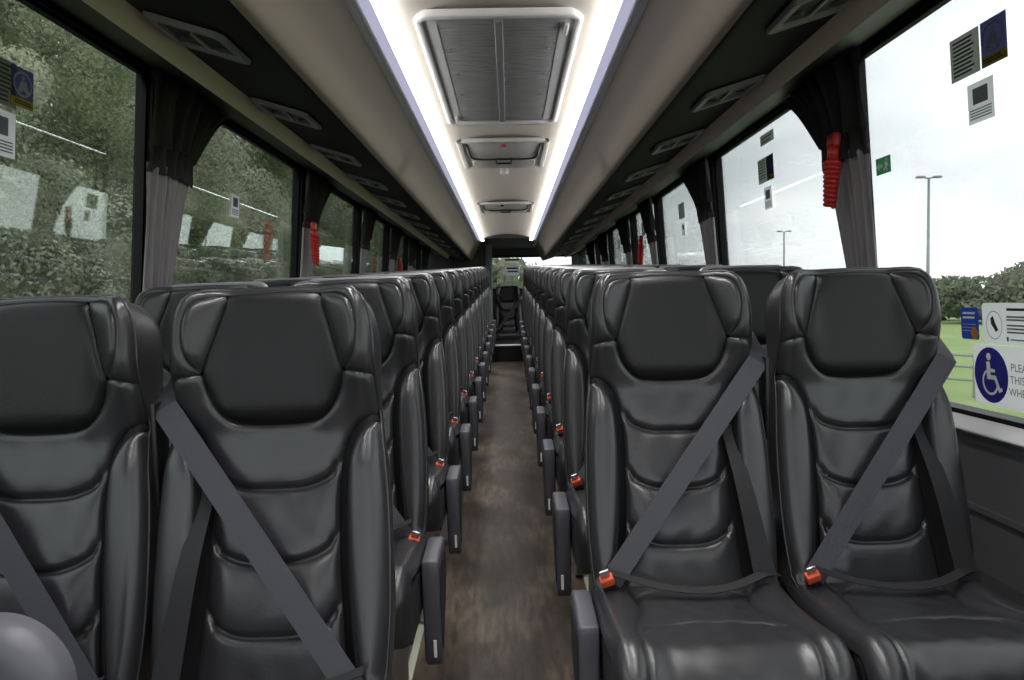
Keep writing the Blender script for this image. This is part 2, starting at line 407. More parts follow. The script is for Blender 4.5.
SEATS = {}
def make_seat(side, aisle):
    """side +1: bank right of the aisle in the picture (window at +x)."""
    key = (side, aisle)
    root = empty('coach_seat', (0, 0, 0))
    if SEATS:   # share the upholstery meshes of the first seat
        src = next(iter(SEATS.values()))
        for c in kids(src):
            if c.name.split('.')[0] in ('seat_belt', 'lap_belt', 'buckle', 'armrest', 'belt_anchor'): continue
            d = c.copy(); col.objects.link(d); d.parent = root
    else:
        pad('head_cushion', HEAD, back_xyz, leather_head, root, puff=.011, r=.006)
        for sg in (1, -1):
            W = WING if sg == 1 else mir(WING)[::-1]
            pad('head_wing', W, back_xyz, leather_side, root, puff=.010, r=.007, grid=.010)
        pad('head_surround', SURR, back_xyz, leather_side, root, puff=.007, r=.004, grid=.010)
        pad('back_cushion', BACKP, back_xyz, leather, root, puff=.008, r=.0045, seams=SEAMS, sdepth=.013, wr=.0009)
        for sg in (1, -1):
            pad('side_bolster', PADB if sg == 1 else mir(PADB)[::-1], back_xyz, leather, root, puff=.008, r=.004)
            pad('bolster_gusset', GUSS if sg == 1 else mir(GUSS)[::-1], back_xyz, leather_gusset, root, puff=.003, r=.003, grid=.009)
        # shell: upholstered sides and the moulded back
        O = resample(OUTL, .012); F0 = Fsurf(O[:, 0], O[:, 1])
        c = np.array([0, .35]); rows = []
        for inset, dep in ((0, None), (.001, -.02), (0.0, -.05), (.006, -.085), (.022, -.105)):
            Q = O+(c-O)/np.linalg.norm(c-O, axis=1)[:, None]*inset
            rows.append([bx(q[0], q[1], (f if dep is None else dep)) for q, f in zip(Q, F0)])
        mb = MB(); rows = [r+[r[0]] for r in rows]; mb.strip(rows); mb.add(rows[-1][:-1], [tuple(range(len(O)))])
        mb.build('backrest', leather_side, root, angle=50)
        # piping round the front edge
        e = RIGHT[1:]; e = e+mir(e)[::-1][1:]
        Q = resample(e, .02, False); Fq = Fsurf(Q[:, 0], Q[:, 1])
        MB().tube([bx(q[0], q[1], f+.001) for q, f in zip(Q, Fq)], .0032, 6).build('piping', leather_side, root, smooth=True)
        # cushion
        cs = [ucurve(.30, .145, -.07), ucurve(.20, .138, -.06)]
        pad('seat_cushion', CCEN, cush_xyz, leather, root, puff=.010, r=.007, seams=[[(a, CT-.24-(b-.3)) for a, b in cs[0]], [(a, CT-.08-(b-.2)) for a, b in cs[1]]], sdepth=.004, wr=.0012)
        for sg in (1, -1):
            pad('cushion_bolster', CBOL if sg == 1 else mir(CBOL)[::-1], cush_xyz, leather, root, puff=.010, r=.007)
        t = np.linspace(0, TL, 24); y, z, _, _ = cush_prof(t); y_, z_ = y*1.0, z-.030
        k = t <= CT; y_ = np.where(k, y, y+.03); z_ = np.where(k, z-.03, np.minimum(z-.0, z-.012))
        prof = list(zip(y_, z_))+[(CB+.03, z_[-1])]
        MB().prism(prof, lambda p, q: (-CW+.002, p, q), lambda p, q: (CW-.002, p, q)).build('seat_base', leather_side, root, angle=30)
        MB().rbox(-.17, .17, -.40, -.03, .345, .395, .012).build('seat_pan', shell_m, root, angle=40)
        for xx in (-.13, .13):
            mb = MB(); prof = [(-.33, 0), (-.15, 0), (-.13, .02), (-.10, .34), (-.36, .34), (-.34, .02)]
            mb.prism(prof, lambda p, q: (xx-.016, p, q), lambda p, q: (xx+.016, p, q)); mb.build('leg', steel, root)
        # grab handle over the back
        mb = MB(); hp = [(-.145, .668, -.085), (-.145, .712, -.10), (-.135, .732, -.10), (-.10, .737, -.10), (.10, .737, -.10), (.135, .732, -.10), (.145, .712, -.10), (.145, .668, -.085)]
        mb.tube([bx(*p) for p in cr(hp, 4)], .012, 8); mb.build('grab_handle', handle_m, root, smooth=True)
    # belts, window side shoulder to aisle side buckle
    s = side
    n = 26; ts = np.linspace(0, 1, n); a = s*(.196-ts*(.196+.168)); b = .50-ts*(.50-(.035 if s > 0 else .0))
    F = Fsurf(a, b)+.014; F[0] -= .0; F = hull_up(ts, F)+.004
    P = [bx(a[i], b[i], F[i]) for i in range(n)]
    P = [bx(s*.222, .56, -.07), bx(s*.212, .53, F[0]-.035)]+P
    N = [(s*.8, NN[0]*.6, NN[1]*.6), (s*.3, NN[0], NN[1])]+[(0, NN[0], NN[1])]*n
    belt_band('seat_belt', P, N, .047, belt_m, root)
    # loop of webbing hanging beside the back cushion and over the seat
    tb = np.linspace(0, 1, 14); aa = s*(.118+.052*tb); bb = .36-.36*tb; Fb = Fsurf(aa, bb)+.016
    P2 = [bx(aa[i], bb[i], Fb[i]) for i in range(14)]
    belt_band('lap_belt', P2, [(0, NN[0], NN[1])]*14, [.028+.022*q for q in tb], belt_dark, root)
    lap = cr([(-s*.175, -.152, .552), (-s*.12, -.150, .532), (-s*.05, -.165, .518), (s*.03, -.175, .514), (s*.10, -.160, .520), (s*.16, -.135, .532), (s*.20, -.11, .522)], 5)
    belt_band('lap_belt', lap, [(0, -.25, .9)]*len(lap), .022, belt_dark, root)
    # buckle
    M = Matrix.Translation((-s*.176, -.150, .524 if s > 0 else .492)) @ Matrix.Scale(.95, 4) @ Matrix.Rotation(-s*.35, 4, 'Y') @ Matrix.Rotation(.55, 4, 'X')
    bk = MB(); bk.rbox(-.016, .016, -.010, .010, -.06, .012, .005, M=M); bk.tube([M @ Vector((0, 0, -.05)), M @ Vector((-s*.02, .01, -.11))], .007, 8)
    bko = bk.build('buckle', black_plastic, root, angle=40)
    MB().rbox(-.0155, .0155, -.0125, .0085, .006, .030, .004, M=M).build('release_button', red_plastic, bko, angle=40)
    MB().rbox(-.011, .011, -.003, .003, .028, .050, .002, M=M).build('tongue', steel, bko, angle=40)
    # pillar for the belt anchor at the window-side shoulder
    if aisle: MB().rbox(s*.2145-.004, s*.2145+.004, -.01, .045, .80, .99, .003).build('belt_anchor', black_plastic, root, angle=40)
    if aisle:
        ar = empty('armrest', (0, 0, 0)); bpy.data.objects.remove(ar)
        prof = cr([(p_, q_-.052) for p_, q_ in [(-.085, .540), (-.16, .540), (-.245, .534), (-.264, .520), (-.268, .42), (-.262, .30), (-.250, .268), (-.222, .262), (-.185, .30), (-.135, .36), (-.085, .41), (-.062, .47), (-.064, .52)]], 5, True)
        x0, x1 = sorted((-s*.210, -s*.252))
        # rounded slab: three rings across the width
        mb = MB(); n_ = len(prof); cpt = np.array([-.17, .368]); rings = []
        for xx, ins in ((x0, .007), (x0+.002, .0025), (x0+.006, 0), (x1-.006, 0), (x1-.002, .0025), (x1, .007)):
            rings.append([(xx, *(np.array(p)+(cpt-np.array(p))/np.linalg.norm(cpt-np.array(p))*ins)) for p in prof])
        rings = [r+[r[0]] for r in rings]; mb.strip(rings)
        for r in (rings[0], rings[-1]): mb.add(r[:-1], [tuple(range(n_))])
        ao = mb.build('armrest', arm_m, root, angle=50)
        xa = -s*.2525; pr2 = [tuple(cpt+(np.array(p)-cpt)*.78) for p in prof]
        q = MB(); q.prism(pr2, lambda p, z: (xa, p, z), lambda p, z: (xa-s*.0015, p, z)); q.build('recessed_face', arm_in, ao)
        MB().tube([(-s*.19, -.085, .46), (-s*.235, -.085, .46)], .022, 14).build('pivot', black_plastic, ao, smooth=False)
        q = MB(); M2 = Matrix.Translation((-s*.237, -.2675, .263)); q.rbox(-.004, .004, -.002, .001, -.022, .022, .001, M=M2); q.build('maker_plate', sill_m, ao)
    SEATS[key] = root
    return root

PITCH = .74
LAMP = 8.0
ORD = ['front', 'second', 'third', 'fourth', 'fifth', 'sixth', 'seventh', 'eighth', 'ninth', 'tenth', 'eleventh', 'twelfth', 'thirteenth']
def seats():
    NR = {-1: 13, 1: 12}; Y1 = {-1: 1.39, 1: 1.76}
    for side in (-1, 1):
        for aisle in (True, False):
            proto = make_seat(side, aisle)
            for i in range(NR[side]):
                y = Y1[side]+i*PITCH
                if i == 0: o = None
                else: o = copy_tree(proto)
                x = (.400 if aisle else .836) if side > 0 else ((-.397 if i == 0 else -.412) if aisle else -.828)
                tgt = o or proto
                tgt.location = (x, y, floor_z(y)-(.004 if side > 0 else .016 if aisle else .026))
                tgt.rotation_euler.y = math.radians(-.5 if side > 0 else -1.1)
                bank = 'left' if side < 0 else 'right'
                if i == 0:
                    extra = {(-1, True): 'black leather aisle seat at the front left with belt slung down towards the aisle',
                             (-1, False): 'black leather window seat at the front left beside the grey rounded moulding',
                             (1, True): 'black leather aisle seat at the front right with grey armrest and red buckle',
                             (1, False): 'black leather window seat at the front right beside the wheelchair sign'}[(side, aisle)]
                else:
                    extra = f"black leather {'aisle' if aisle else 'window'} seat in the {ORD[i]} row of the {bank} bank"
                tag(tgt, extra, 'seat', f'coach seats in the {bank} bank')
                if o is None: firsts.append(proto)
firsts = []
seats()
for p in firsts:     # the front rows carry no handle in view
    for c in kids(p):
        if c.name.startswith('grab_handle'): bpy.data.objects.remove(c)

# ------------------------------------------------------------------ shell of the coach
Y0, YR = -2.6, 12.3
def zz(d): return EYE+d          # height above the eye line
GT, GS = .746, -.300             # glass top, glass sill relative to the eye
def wx(d): return 1.175+(1.105-1.175)*(d-GS)/(GT-GS)   # wall half-width: leans in towards the roof
fl = MB(); fl.prism([(Y0, floor_z(Y0)), (YR, floor_z(YR)), (YR, floor_z(YR)-.05), (Y0, floor_z(Y0)-.05)], lambda y, z: (-1.2, y, z), lambda y, z: (1.2, y, z))
struct(fl.build('floor', floor_m), 'worn brown wood-effect vinyl floor of the aisle', 'floor')
for s, nm in ((-1, 'left'), (1, 'right')):
    q = MB(); x = s*.285
    q.prism([(Y0, floor_z(Y0)+.001), (9.4, floor_z(9.4)+.001), (9.4, floor_z(9.4)+.010), (Y0, floor_z(Y0)+.010)], lambda y, z: (x-.011+s*.011, y, z), lambda y, z: (x+.011+s*.011, y, z))
    struct(q.build(f'trim_{nm}', strip_pale), f'pale luminous floor edging strip under the {nm} seats', 'floor trim')
# ceiling
cm = MB(); n = 9
def cz(x): return zz(.848)+.052*(1-(x/.31)**2)
xs = np.linspace(-.305, .305, n)
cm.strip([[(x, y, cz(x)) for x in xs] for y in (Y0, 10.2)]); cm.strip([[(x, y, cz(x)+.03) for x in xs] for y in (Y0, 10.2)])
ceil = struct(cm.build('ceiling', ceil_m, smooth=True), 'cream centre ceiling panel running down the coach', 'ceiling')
rc = MB(); rc.box(-1.1, 1.1, 10.2, YR, zz(.845), zz(.91)); struct(rc.build('ceiling', dark_wall), 'dark ceiling section over the rear seats', 'ceiling')
top = MB(); top.box(-1.2, 1.2, Y0, YR, zz(1.0), zz(1.05)); struct(top.build('ceiling', dark_wall), 'outer roof of the coach above the racks', 'ceiling')
# luggage racks with light strips
def rack(s, name):
    yE = 11.15 if s < 0 else 11.35
    r = empty('luggage_rack', (0, Y0, 0), f'beige overhead luggage rack running along the {name} side', 'luggage rack', 'overhead luggage racks')
    def sec(pts, nm, m, y0=Y0, y1=yE, back=.012, smooth=False):
        mb = MB(); rows = []
        P = [Vector((s*p[0], 0, zz(p[1]))) for p in pts]
        mb.strip([[(p.x, y0, p.z) for p in P], [(p.x, y1, p.z) for p in P]])
        mb.strip([[(p.x+s*back*.3, y0, p.z+back) for p in P], [(p.x+s*back*.3, y1, p.z+back) for p in P]])
        o = mb.build(nm, m, r, smooth=smooth); o.location.y = -Y0; return o
    sec([(.374, .815), (.392, .812), (.408, .806)], 'light_channel', channel_m)
    face = cr([(.408, .806), (.430, .770), (.465, .70), (.495, .635), (.508, .612), (.521, .600)], 4)
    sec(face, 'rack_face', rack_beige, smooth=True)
    sec(cr([(.521, .600), (.545, .603), (.65, .636), (.833, .692)], 4), 'service_strip', black_panel, smooth=True)
    sec([(.830, .692), (.836, .694), (.852, .636)], 'soffit', beige)
    sec([(.852, .636), (.860, .645), (1.13, .775)], 'window_valance', black_m)
    # closed rear end of the rack
    end = [(.385, .84)]+face+[(.65, .636), (.833, .692), (.852, .638), (1.10, .75), (1.10, .98), (.385, .98)]
    q = MB(); q.prism(end, lambda a, b: (s*a, yE-.02, zz(b)), lambda a, b: (s*a, yE, zz(b))); o = q.build('end_panel', beige, r); o.location.y = -Y0
    # strip light set between ceiling and rack
    L = empty('strip_light', (0, Y0, zz(.84)), f'long white strip light along the {name} edge of the ceiling', 'light', 'ceiling strip lights')
    q = MB(); P = cr([(.306, .848), (.299, .812), (.304, .804), (.336, .802)], 4)
    q.strip([[(s*a, y, zz(b)) for a, b in P[4:]] for y in (Y0, 10.15)]); o = q.build('diffuser', light_m, L, smooth=True); o.location = (0, -Y0, -zz(.84))
    q = MB(); q.strip([[(s*a, y, zz(b)) for a, b in P[:5]] for y in (Y0, 10.15)]); o = q.build('diffuser_lip', light_lip, L, smooth=True); o.location = (0, -Y0, -zz(.84))
    q = MB(); P = [(.336, .802), (.374, .813)]
    q.strip([[(s*a, y, zz(b)) for a, b in P] for y in (Y0, 10.15)]); o = q.build('diffuser_edge', light_edge, L); o.location = (0, -Y0, -zz(.84))
    for k in range(4):      # the tubes behind the diffuser, throwing their light downwards
        ld = bpy.data.lights.new('strip_lamp', 'AREA'); ld.shape = 'RECTANGLE'; ld.size = .05; ld.size_y = 3.0; ld.energy = LAMP; ld.spread = math.radians(115); ld.color = (1, .985, .96)
        lo = bpy.data.objects.new('strip_lamp', ld); col.objects.link(lo); lo.parent = L; lo.location = (s*.335, -Y0+Y0+1.6+k*3.17, zz(.799)-zz(.84))
    q = MB(); q.box(s*.304, s*.384, Y0, 10.15, zz(.850), zz(.856)); o = q.build('housing', channel_m, L); o.location = (0, -Y0, -zz(.84))
rack(-1, 'left'); rack(1, 'right')
# overhead service units
def psu(s, y, k):
    u0, u1 = .632, .815; X = lambda t: s*(u0+(u1-u0)*t); Zs = lambda t: zz(.630+(.6865-.630)*t)-.003
    r = empty('air_vent_unit', (s*.66, y, zz(.62)))
    tag(r, f"grey-rimmed overhead reading light and air vent, {['nearest' , 'second', 'third', 'fourth', 'fifth', 'sixth', 'seventh', 'eighth', 'ninth', 'tenth', 'eleventh', 'twelfth', 'thirteenth'][k]} along the {'left' if s < 0 else 'right'} rack", 'air vent', f"overhead vent units on the {'left' if s < 0 else 'right'} rack")
    def P(t, v, h=0): return Vector((X(t), y+v, Zs(t)-h))-r.location
    base = cr([(-.02, -.085), (-.02, 0), (-.02, .085), (.03, .100), (.12, .105), (.5, .105), (.90, .105), (1.0, .092), (1.02, .07), (1.02, 0), (1.02, -.07), (1.0, -.092), (.90, -.105), (.5, -.105), (.12, -.105), (.03, -.100)], 3, True)
    rows = []; c = np.array([.5, 0])
    for f, h in ((1.0, .0), (.985, .009), (.95, .013), (.76, .012), (.71, .003)):
        rows.append([P(*(c+(np.array(p)-c)*np.array([f, f])), h) for p in base])
    rows = [q+[q[0]] for q in rows]
    mb = MB(); mb.strip(rows); mb.build('rim', ring_m, r, angle=50)
    inner = [tuple(c+(np.array(p)-c)*.73) for p in base]
    mb = MB(); mb.prism(inner, lambda a, b: P(a, b, .0), lambda a, b: P(a, b, .004)); mb.build('louvre_panel', louvre_m, r)
    mb = MB(); mb.box(-.003, .003, -.055, .055, -.003, .003, Matrix.Translation(P(.48, 0, .009)) @ Matrix.Rotation(-s*math.atan2(.046, .215), 4, 'Y')); mb.build('slit', slit_m, r)
    for tt in (.24, .74):
        mb = MB(); mb.tube([P(tt, .03, .0), P(tt, .03, .009)], [.020, .016], 14); mb.build('nozzle', louvre_m, r, angle=40)
for s, y1 in ((-1, 1.90), (1, 1.74)):
    for k in range(13): psu(s, y1+k*.74, k)
# roof grille and hatches
def grille():
    y0, y1 = 2.33, 3.76; W = .262
    r = empty('air_return_grille', (0, (y0+y1)/2, zz(.866)), 'large grey twin-mesh air return grille with white rounded frame in ceiling', 'ceiling grille')
    z = 0; yc = r.location.y
    def rr(w, l, rad, z_, n=5):
        out = []
        for cx, cy, a0 in ((w-rad, l-rad, 0), (-w+rad, l-rad, PI/2), (-w+rad, -l+rad, PI), (w-rad, -l+rad, 1.5*PI)):
            for k in range(n+1): a = a0+PI/2*k/n; out.append((cx+rad*math.cos(a), cy+rad*math.sin(a), z_))
        return out
    h = (y1-y0)/2
    rows = [rr(W, h, .06, z+.008), rr(W-.003, h-.003, .057, z-.008), rr(W-.010, h-.010, .05, z-.014), rr(W-.020, h-.03, .045, z-.012), rr(W-.026, h-.04, .04, z+.006)]
    mb = MB(); mb.strip([q+[q[0]] for q in rows]); mb.build('frame', white_frame, r, angle=60)
    rows = [rr(W-.022, h-.035, .04, z+.004), rr(W-.07, h-.075, .012, z-.006)]
    mb = MB(); mb.strip([q+[q[0]] for q in rows]); mb.build('tray', grille_m, r)
    for s in (-1, 1):
        mb = MB(); x0, x1 = sorted((s*.012, s*(W-.07))); nsl = 44
        mb.box(x0, x1, -h+.075, h-.075, z-.002, z+.002)
        for k in range(nsl):
            yy = -h+.085+(2*h-.17)*k/(nsl-1); mb.box(x0+.004, x1-.004, yy-.0115, yy+.0115, z-.0045, z-.002)
        mb.build('mesh_panel', grille_m, r)
    mb = MB(); mb.rbox(-.014, .014, -h+.06, h-.06, z-.011, z+.002, .004); mb.build('centre_bar', channel_m, r)
    for sx, sy in ((-1, 1), (1, -1)):
        mb = MB(); mb.rbox(sx*(W-.05)-.006, sx*(W-.05)+.006, sy*(h-.13)-.045, sy*(h-.13)+.045, z-.018, z-.006, .004); mb.build('catch', white_frame, r)
    for sx in (-1, 1):
        for fy in (-.55, -.15, .25):
            mb = MB(); mb.tube([(sx*(W-.10), fy*h-.0, z-.006), (sx*(W-.10), fy*h, z-.011)], .007, 10); mb.build('screw', steel, r)
grille()
def hatch(yc, wid, ln, lab, knob):
    r = empty('roof_hatch', (0, yc, zz(.868)), lab, 'roof hatch', 'emergency roof hatches')
    w, l = wid/2, ln/2
    mb = MB(); mb.rbox(-w, w, -l, -l+.03, -.014, .010, .005); mb.rbox(-w, w, l-.03, l, -.014, .010, .005)
    mb.rbox(-w, -w+.03, -l, l, -.014, .010, .005); mb.rbox(w-.03, w, -l, l, -.014, .010, .005); mb.build('frame', hatch_m, r, angle=40)
    mb = MB(); mb.box(-w+.025, w-.025, -l+.025, l-.025, .0, .006); mb.build('lid', ceil_m, r)
    y_ = l*.15
    mb = MB(); mb.rbox(-w+.05, w-.05, -l+.05, y_-.02, -.010, .001, .005); mb.build('lid_panel', white_frame, r, angle=40)
    pts = cr([(-w+.05, -l+.06, -.008), (-w+.055, y_-.09, -.014), (-w+.075, y_-.02, -.018), (-w+.12, y_, -.020), (-.07, y_, -.020)], 4)+cr([(.07, y_, -.020), (w-.12, y_, -.020), (w-.075, y_-.02, -.018), (w-.055, y_-.09, -.014), (w-.05, -l+.06, -.008)], 4)
    mb = MB(); mb.tube(pts, .0065, 8); mb.build('release_bar', black_plastic, r, smooth=True)
    mb = MB(); mb.tube(cr([(-.045, y_-.02, -.020), (-.045, y_+.075, -.026), (-.035, y_+.09, -.028), (.035, y_+.09, -.028), (.045, y_+.075, -.026), (.045, y_-.02, -.020)], 3), .0055, 8); mb.build('handle', black_plastic, r, smooth=True)
    mb = MB(); mb.rbox(-w+.06, w-.06, y_+.10, l-.045, -.012, .0, .006); mb.build('recess_panel', hatch_m, r, angle=40)
    mb = MB(); mb.tube([(knob, -l+.07, .0), (knob, -l+.07, -.024)], .013, 12); mb.build('knob', hammer_red if knob == 0 else black_plastic, r)
hatch(4.55, .50, .80, 'grey emergency roof hatch with red knob just behind the ceiling grille', 0)
hatch(7.1, .50, .66, 'grey emergency roof hatch towards the rear with black knob', -.03)
r = empty('ceiling_sensor', (0, 5.22, zz(.899)), 'small white twin-lobed sensor on ceiling between the two hatches', 'sensor')
for sx in (-1, 1):
    mb = MB(); mb.tube([(sx*.012, 0, .0), (sx*.014, 0, -.02), (sx*.013, 0, -.035), (sx*.011, 0, -.042)], [.013, .016, .013, .004], 12); mb.build('lobe', white_frame, r, smooth=True)

# walls, pillars, windows
PIL = {-1: [2.52, 4.29, 5.92, 7.32, 8.68, 9.90], 1: [2.50, 4.14, 5.72, 6.88, 8.42, 9.66]}
PW = .075
wn = 0
WINS = {}
def wall_strip(s, d0, d1, y0, y1, mb, t0=0., t1=.05):
    P = [(wx(d0)+t0, zz(d0)), (wx(d1)+t0, zz(d1)), (wx(d1)+t1, zz(d1)), (wx(d0)+t1, zz(d0))]
    mb.prism(P, lambda a, b: (s*a, y0, b), lambda a, b: (s*a, y1, b))
for s, nm in ((-1, 'left'), (1, 'right')):
    mb = MB(); wall_strip(s, -1.60, GS-.055, Y0, YR, mb)
    struct(mb.build(f'wall_{nm}', wall_m), f'grey lower side panel under the {nm} windows', 'wall')
    mb = MB(); wall_strip(s, GT, 1.02, Y0, YR, mb)
    struct(mb.build(f'wall_{nm}', black_m), f'black header above the {nm} windows', 'wall')
    # sill: pale aluminium rail with a black gasket
    q = MB(); q.prism([(wx(GS)-.030, zz(GS-.038)), (wx(GS)-.030, zz(GS-.034)), (wx(GS)-.002, zz(GS-.006)), (wx(GS)+.05, zz(GS-.006)), (wx(GS)+.05, zz(GS-.038))], lambda a, b: (s*a, Y0, b), lambda a, b: (s*a, YR, b))
    struct(q.build(f'trim_{nm}_sill', sill_m), f'pale aluminium window rail on the {nm} wall', 'window rail')
    q = MB(); wall_strip(s, GS-.006, GS+.006, Y0, YR, q, -.004, .05)
    struct(q.build(f'trim_{nm}_gasket', black_m), f'black rubber gasket under the {nm} windows', 'gasket')
    q = MB(); wall_strip(s, GS-.075, GS-.050, Y0, YR, q, -.004, .02)
    wall_strip(s, -.545, -.53, Y0, YR, q, -.012, .02)
    struct(q.build(f'trim_{nm}_ledge', wall_m), f'thin raised ledge along the {nm} side panel', 'ledge')
    q = MB(); wall_strip(s, -1.25, -.70, Y0, YR, q, -.05, .01)
    struct(q.build(f'baseboard_{nm}', dark_wall), f'dark heater duct along the foot of the {nm} wall', 'heater duct')
    edges = [Y0]+PIL[s]+[YR-.15]
    q = MB()
    for p in PIL[s]: wall_strip(s, GS, GT, p-PW/2, p+PW/2, q, -.004, .05)
    struct(q.build(f'trim_{nm}_pillars', black_m), f'black window pillars of the {nm} wall', 'pillars')
    for i in range(len(edges)-1):
        wn += 1
        a0 = edges[i]+(PW/2 if i else 0); a1 = edges[i+1]-(PW/2 if i < len(edges)-2 else 0)
        wo = MB(); P = [(wx(GS)+.020, zz(GS)), (wx(GT)+.020, zz(GT)), (wx(GT)+.026, zz(GT)), (wx(GS)+.026, zz(GS))]
        wo.prism(P, lambda a, b: (s*a, a0, b), lambda a, b: (s*a, a1, b))
        w = struct(wo.build(f'window_{wn}', glass_m), f"side window pane, {ORD[i] if i else 'nearest'} on the {nm} side", 'window')
        # black rim with rounded corners
        rim = MB(); f = .014; outer = [(a0, GS), (a1, GS), (a1, GT), (a0, GT)]; rad = .05; inn = []; out2 = []
        for (cx, cy, an) in ((a0+f+rad, GS+.005+rad, PI), (a1-f-rad, GS+.005+rad, 1.5*PI), (a1-f-rad, GT-.012-rad, 0), (a0+f+rad, GT-.012-rad, .5*PI)):
            for k in range(6): t = an+PI/2*k/5; inn.append((cx+rad*math.cos(t), cy+rad*math.sin(t)))
        for c_ in outer: out2 += [c_]*6
        def W(p, t): return (s*(wx(p[1])+t), p[0], zz(p[1]))
        rows = [[W(p, .019) for p in out2], [W(p, .010) for p in out2], [W(p, .010) for p in inn], [W(p, .019) for p in inn]]
        rim.strip([q_+[q_[0]] for q_ in rows]); rim.build('window_frame', black_m, w)
        WINS[(s, i)] = w
# front of the coach behind the camera: bulkhead under an open windscreen
mb = MB(); mb.box(-1.18, 1.18, Y0-.05, Y0, -.2, .75); struct(mb.build('wall_front', dark_wall), 'dark front bulkhead under the windscreen', 'wall')
# rear wall with window
mb = MB(); RX0, RX1, RZ0, RZ1 = -.24, 1.02, zz(.215), zz(.705)
mb.box(-1.2, RX0, YR-.1, YR, .4, zz(1.0)); mb.box(RX1, 1.2, YR-.1, YR, .4, zz(1.0)); mb.box(RX0, RX1, YR-.1, YR, .4, RZ0); mb.box(RX0, RX1, YR-.1, YR, RZ1, zz(1.0))
struct(mb.build('wall_rear', dark_wall), 'dark rear wall around the back window', 'wall')
mb = MB(); mb.prism([(YR-.05, RZ0), (YR-.045, RZ0), (YR+.125, RZ1), (YR+.12, RZ1)], lambda a, b: (RX0, a, b), lambda a, b: (RX1, a, b)); wn += 1
w = struct(mb.build(f'window_{wn}', glass_m), 'rear window at the end of the aisle', 'window')
mb = MB(); mb.rbox(RX0, RX1, YR-.13, YR-.10, RZ0-.03, RZ0, .005); mb.rbox(RX0, RX1, YR-.13, YR-.10, RZ1, RZ1+.03, .005); mb.build('window_frame', black_m, w)
# partition at the rear left
mb = MB(); mb.box(-1.17, -.325, 11.2, 11.26, .5, zz(1.0)); struct(mb.build('wall_partition', dark_wall), 'dark grey partition closing off the rear left', 'partition')
mb = MB(); mb.rbox(-.325, -.225, 11.14, 11.30, floor_z(11.2)-.05, zz(.86), .02); struct(mb.build('trim_partition', pillar_grey, angle=40), 'grey upright at the edge of the rear left partition', 'pillar')
# raised rear step with light edge
mb = MB(); mb.rbox(-.205, .205, 9.55, YR-.1, floor_z(9.5)-.05, floor_z(9.55)+.20, .008); o = mb.build('rear_step', black_m); struct(o, 'dark raised step at the end of the aisle', 'step')
mb = MB(); mb.rbox(-.205, .205, 9.540, 9.575, floor_z(9.55)+.195, floor_z(9.55)+.215, .004); struct(mb.build('trim_step', sill_m), 'pale metal nosing bar across the rear step', 'step nosing')
# rear centre seat on the step
zb = floor_z(9.55)+.20
src = SEATS[(1, False)]
rs = copy_tree(src, skip=('leg', 'seat_pan', 'grab_handle', 'cushion_bolster'))
rs.location = (.0, 11.62, zb-.405)
tag(rs, 'black leather centre seat at the far end of the aisle under the rear window', 'seat')

# curtains
def curtain(s, y, k, idx):
    bank = 'left' if s < 0 else 'right'
    lab = f"grey gathered curtain with dark head, {['nearest', 'second', 'third', 'fourth', 'fifth', 'sixth'][idx]} along the {bank} windows"
    r = empty('window_curtain', (s*wx(.2), y, zz(GS)), lab, 'curtain', f'curtains on the {bank} side')
    def sheet(d_top, d_bot, wt, wb, m, nm, amp, y0t, y0b, nfold, bulge=0.):
        rows = []; nu = 60; nv = 16
        for j in range(nv+1):
            v = j/nv; d = d_top+(d_bot-d_top)*v; e = v**.7
            w = wt+(wb-wt)*e; y0 = y0t+(y0b-y0t)*e; row = []
            for i in range(nu+1):
                u = i/nu; ph = nfold*2*PI*u+.8*math.sin(3*v+idx)
                x = wx(d)-.030-.012*math.sin(u*PI)-amp*(.6+.4*math.sin(5*u+idx))*(1+math.sin(ph))/2-bulge*math.sin(u*PI)*(1-v*.3)
                row.append((s*x-r.location.x, y+y0+u*w+.006*math.sin(ph*.5+v*4)-r.location.y, zz(d)-r.location.z))
            rows.append(row)
        mb = MB(); mb.strip(rows)
        return mb.build(nm, m, r, smooth=True)
    sheet(.45, GS+.02, .34*k, .14*k, curtain_m, 'drape', .022, -.045, -.055, 8)
    sheet(.735, .50, .70*k, .36*k, curtain_d, 'curtain_head', .045, -.045, -.045, 7, .02)
    sheet(.51, .42, .36*k, .35*k, curtain_d, 'tie_band', .030, -.045, -.045, 7, .018)
for s in (-1, 1):
    for i, p in enumerate(PIL[s]): curtain(s, p+(-.09 if s < 0 else -.17 if i == 0 else -.10), 1.0 if i < 2 else .8, i)
# emergency hammers with coiled red cord
def hammer(s, y, d, lab, sc=1.):
    x = s*(wx(d)-.10)
    r = empty('emergency_hammer', (x, y, zz(d)), lab, 'emergency hammer', 'red emergency hammers')
    mb = MB(); mb.rbox(-.014, .014, -.027, .027, -.02, .026, .010); mb.build('head', hammer_red, r, angle=40)
    mb = MB(); mb.tube([(0, 0, -.01), (0, .002, -.06)], [.020, .017], 10); mb.build('handle', hammer_red, r, smooth=True)
    pts = []
    for i in range(160):
        t = i/159; a = 2*PI*10*t; rr = .025-.011*t
        pts.append((rr*math.cos(a)*.8, .006+.022*t+rr*math.sin(a), -.055-.14*t))
    mb = MB(); mb.tube(pts, .0085, 6); mb.build('coiled_cord', hammer_red, r, smooth=True)
hammer(1, 2.385, .475, 'red emergency hammer with coiled cord on the nearest right-hand curtain')
hammer(-1, 4.16, .42, 'red emergency hammer on the second curtain of the left windows')
hammer(-1, 7.40, .42, 'red emergency hammer on the fourth curtain of the left windows, far back')
hammer(1, 5.85, .46, 'red emergency hammer on the third curtain of the right windows')

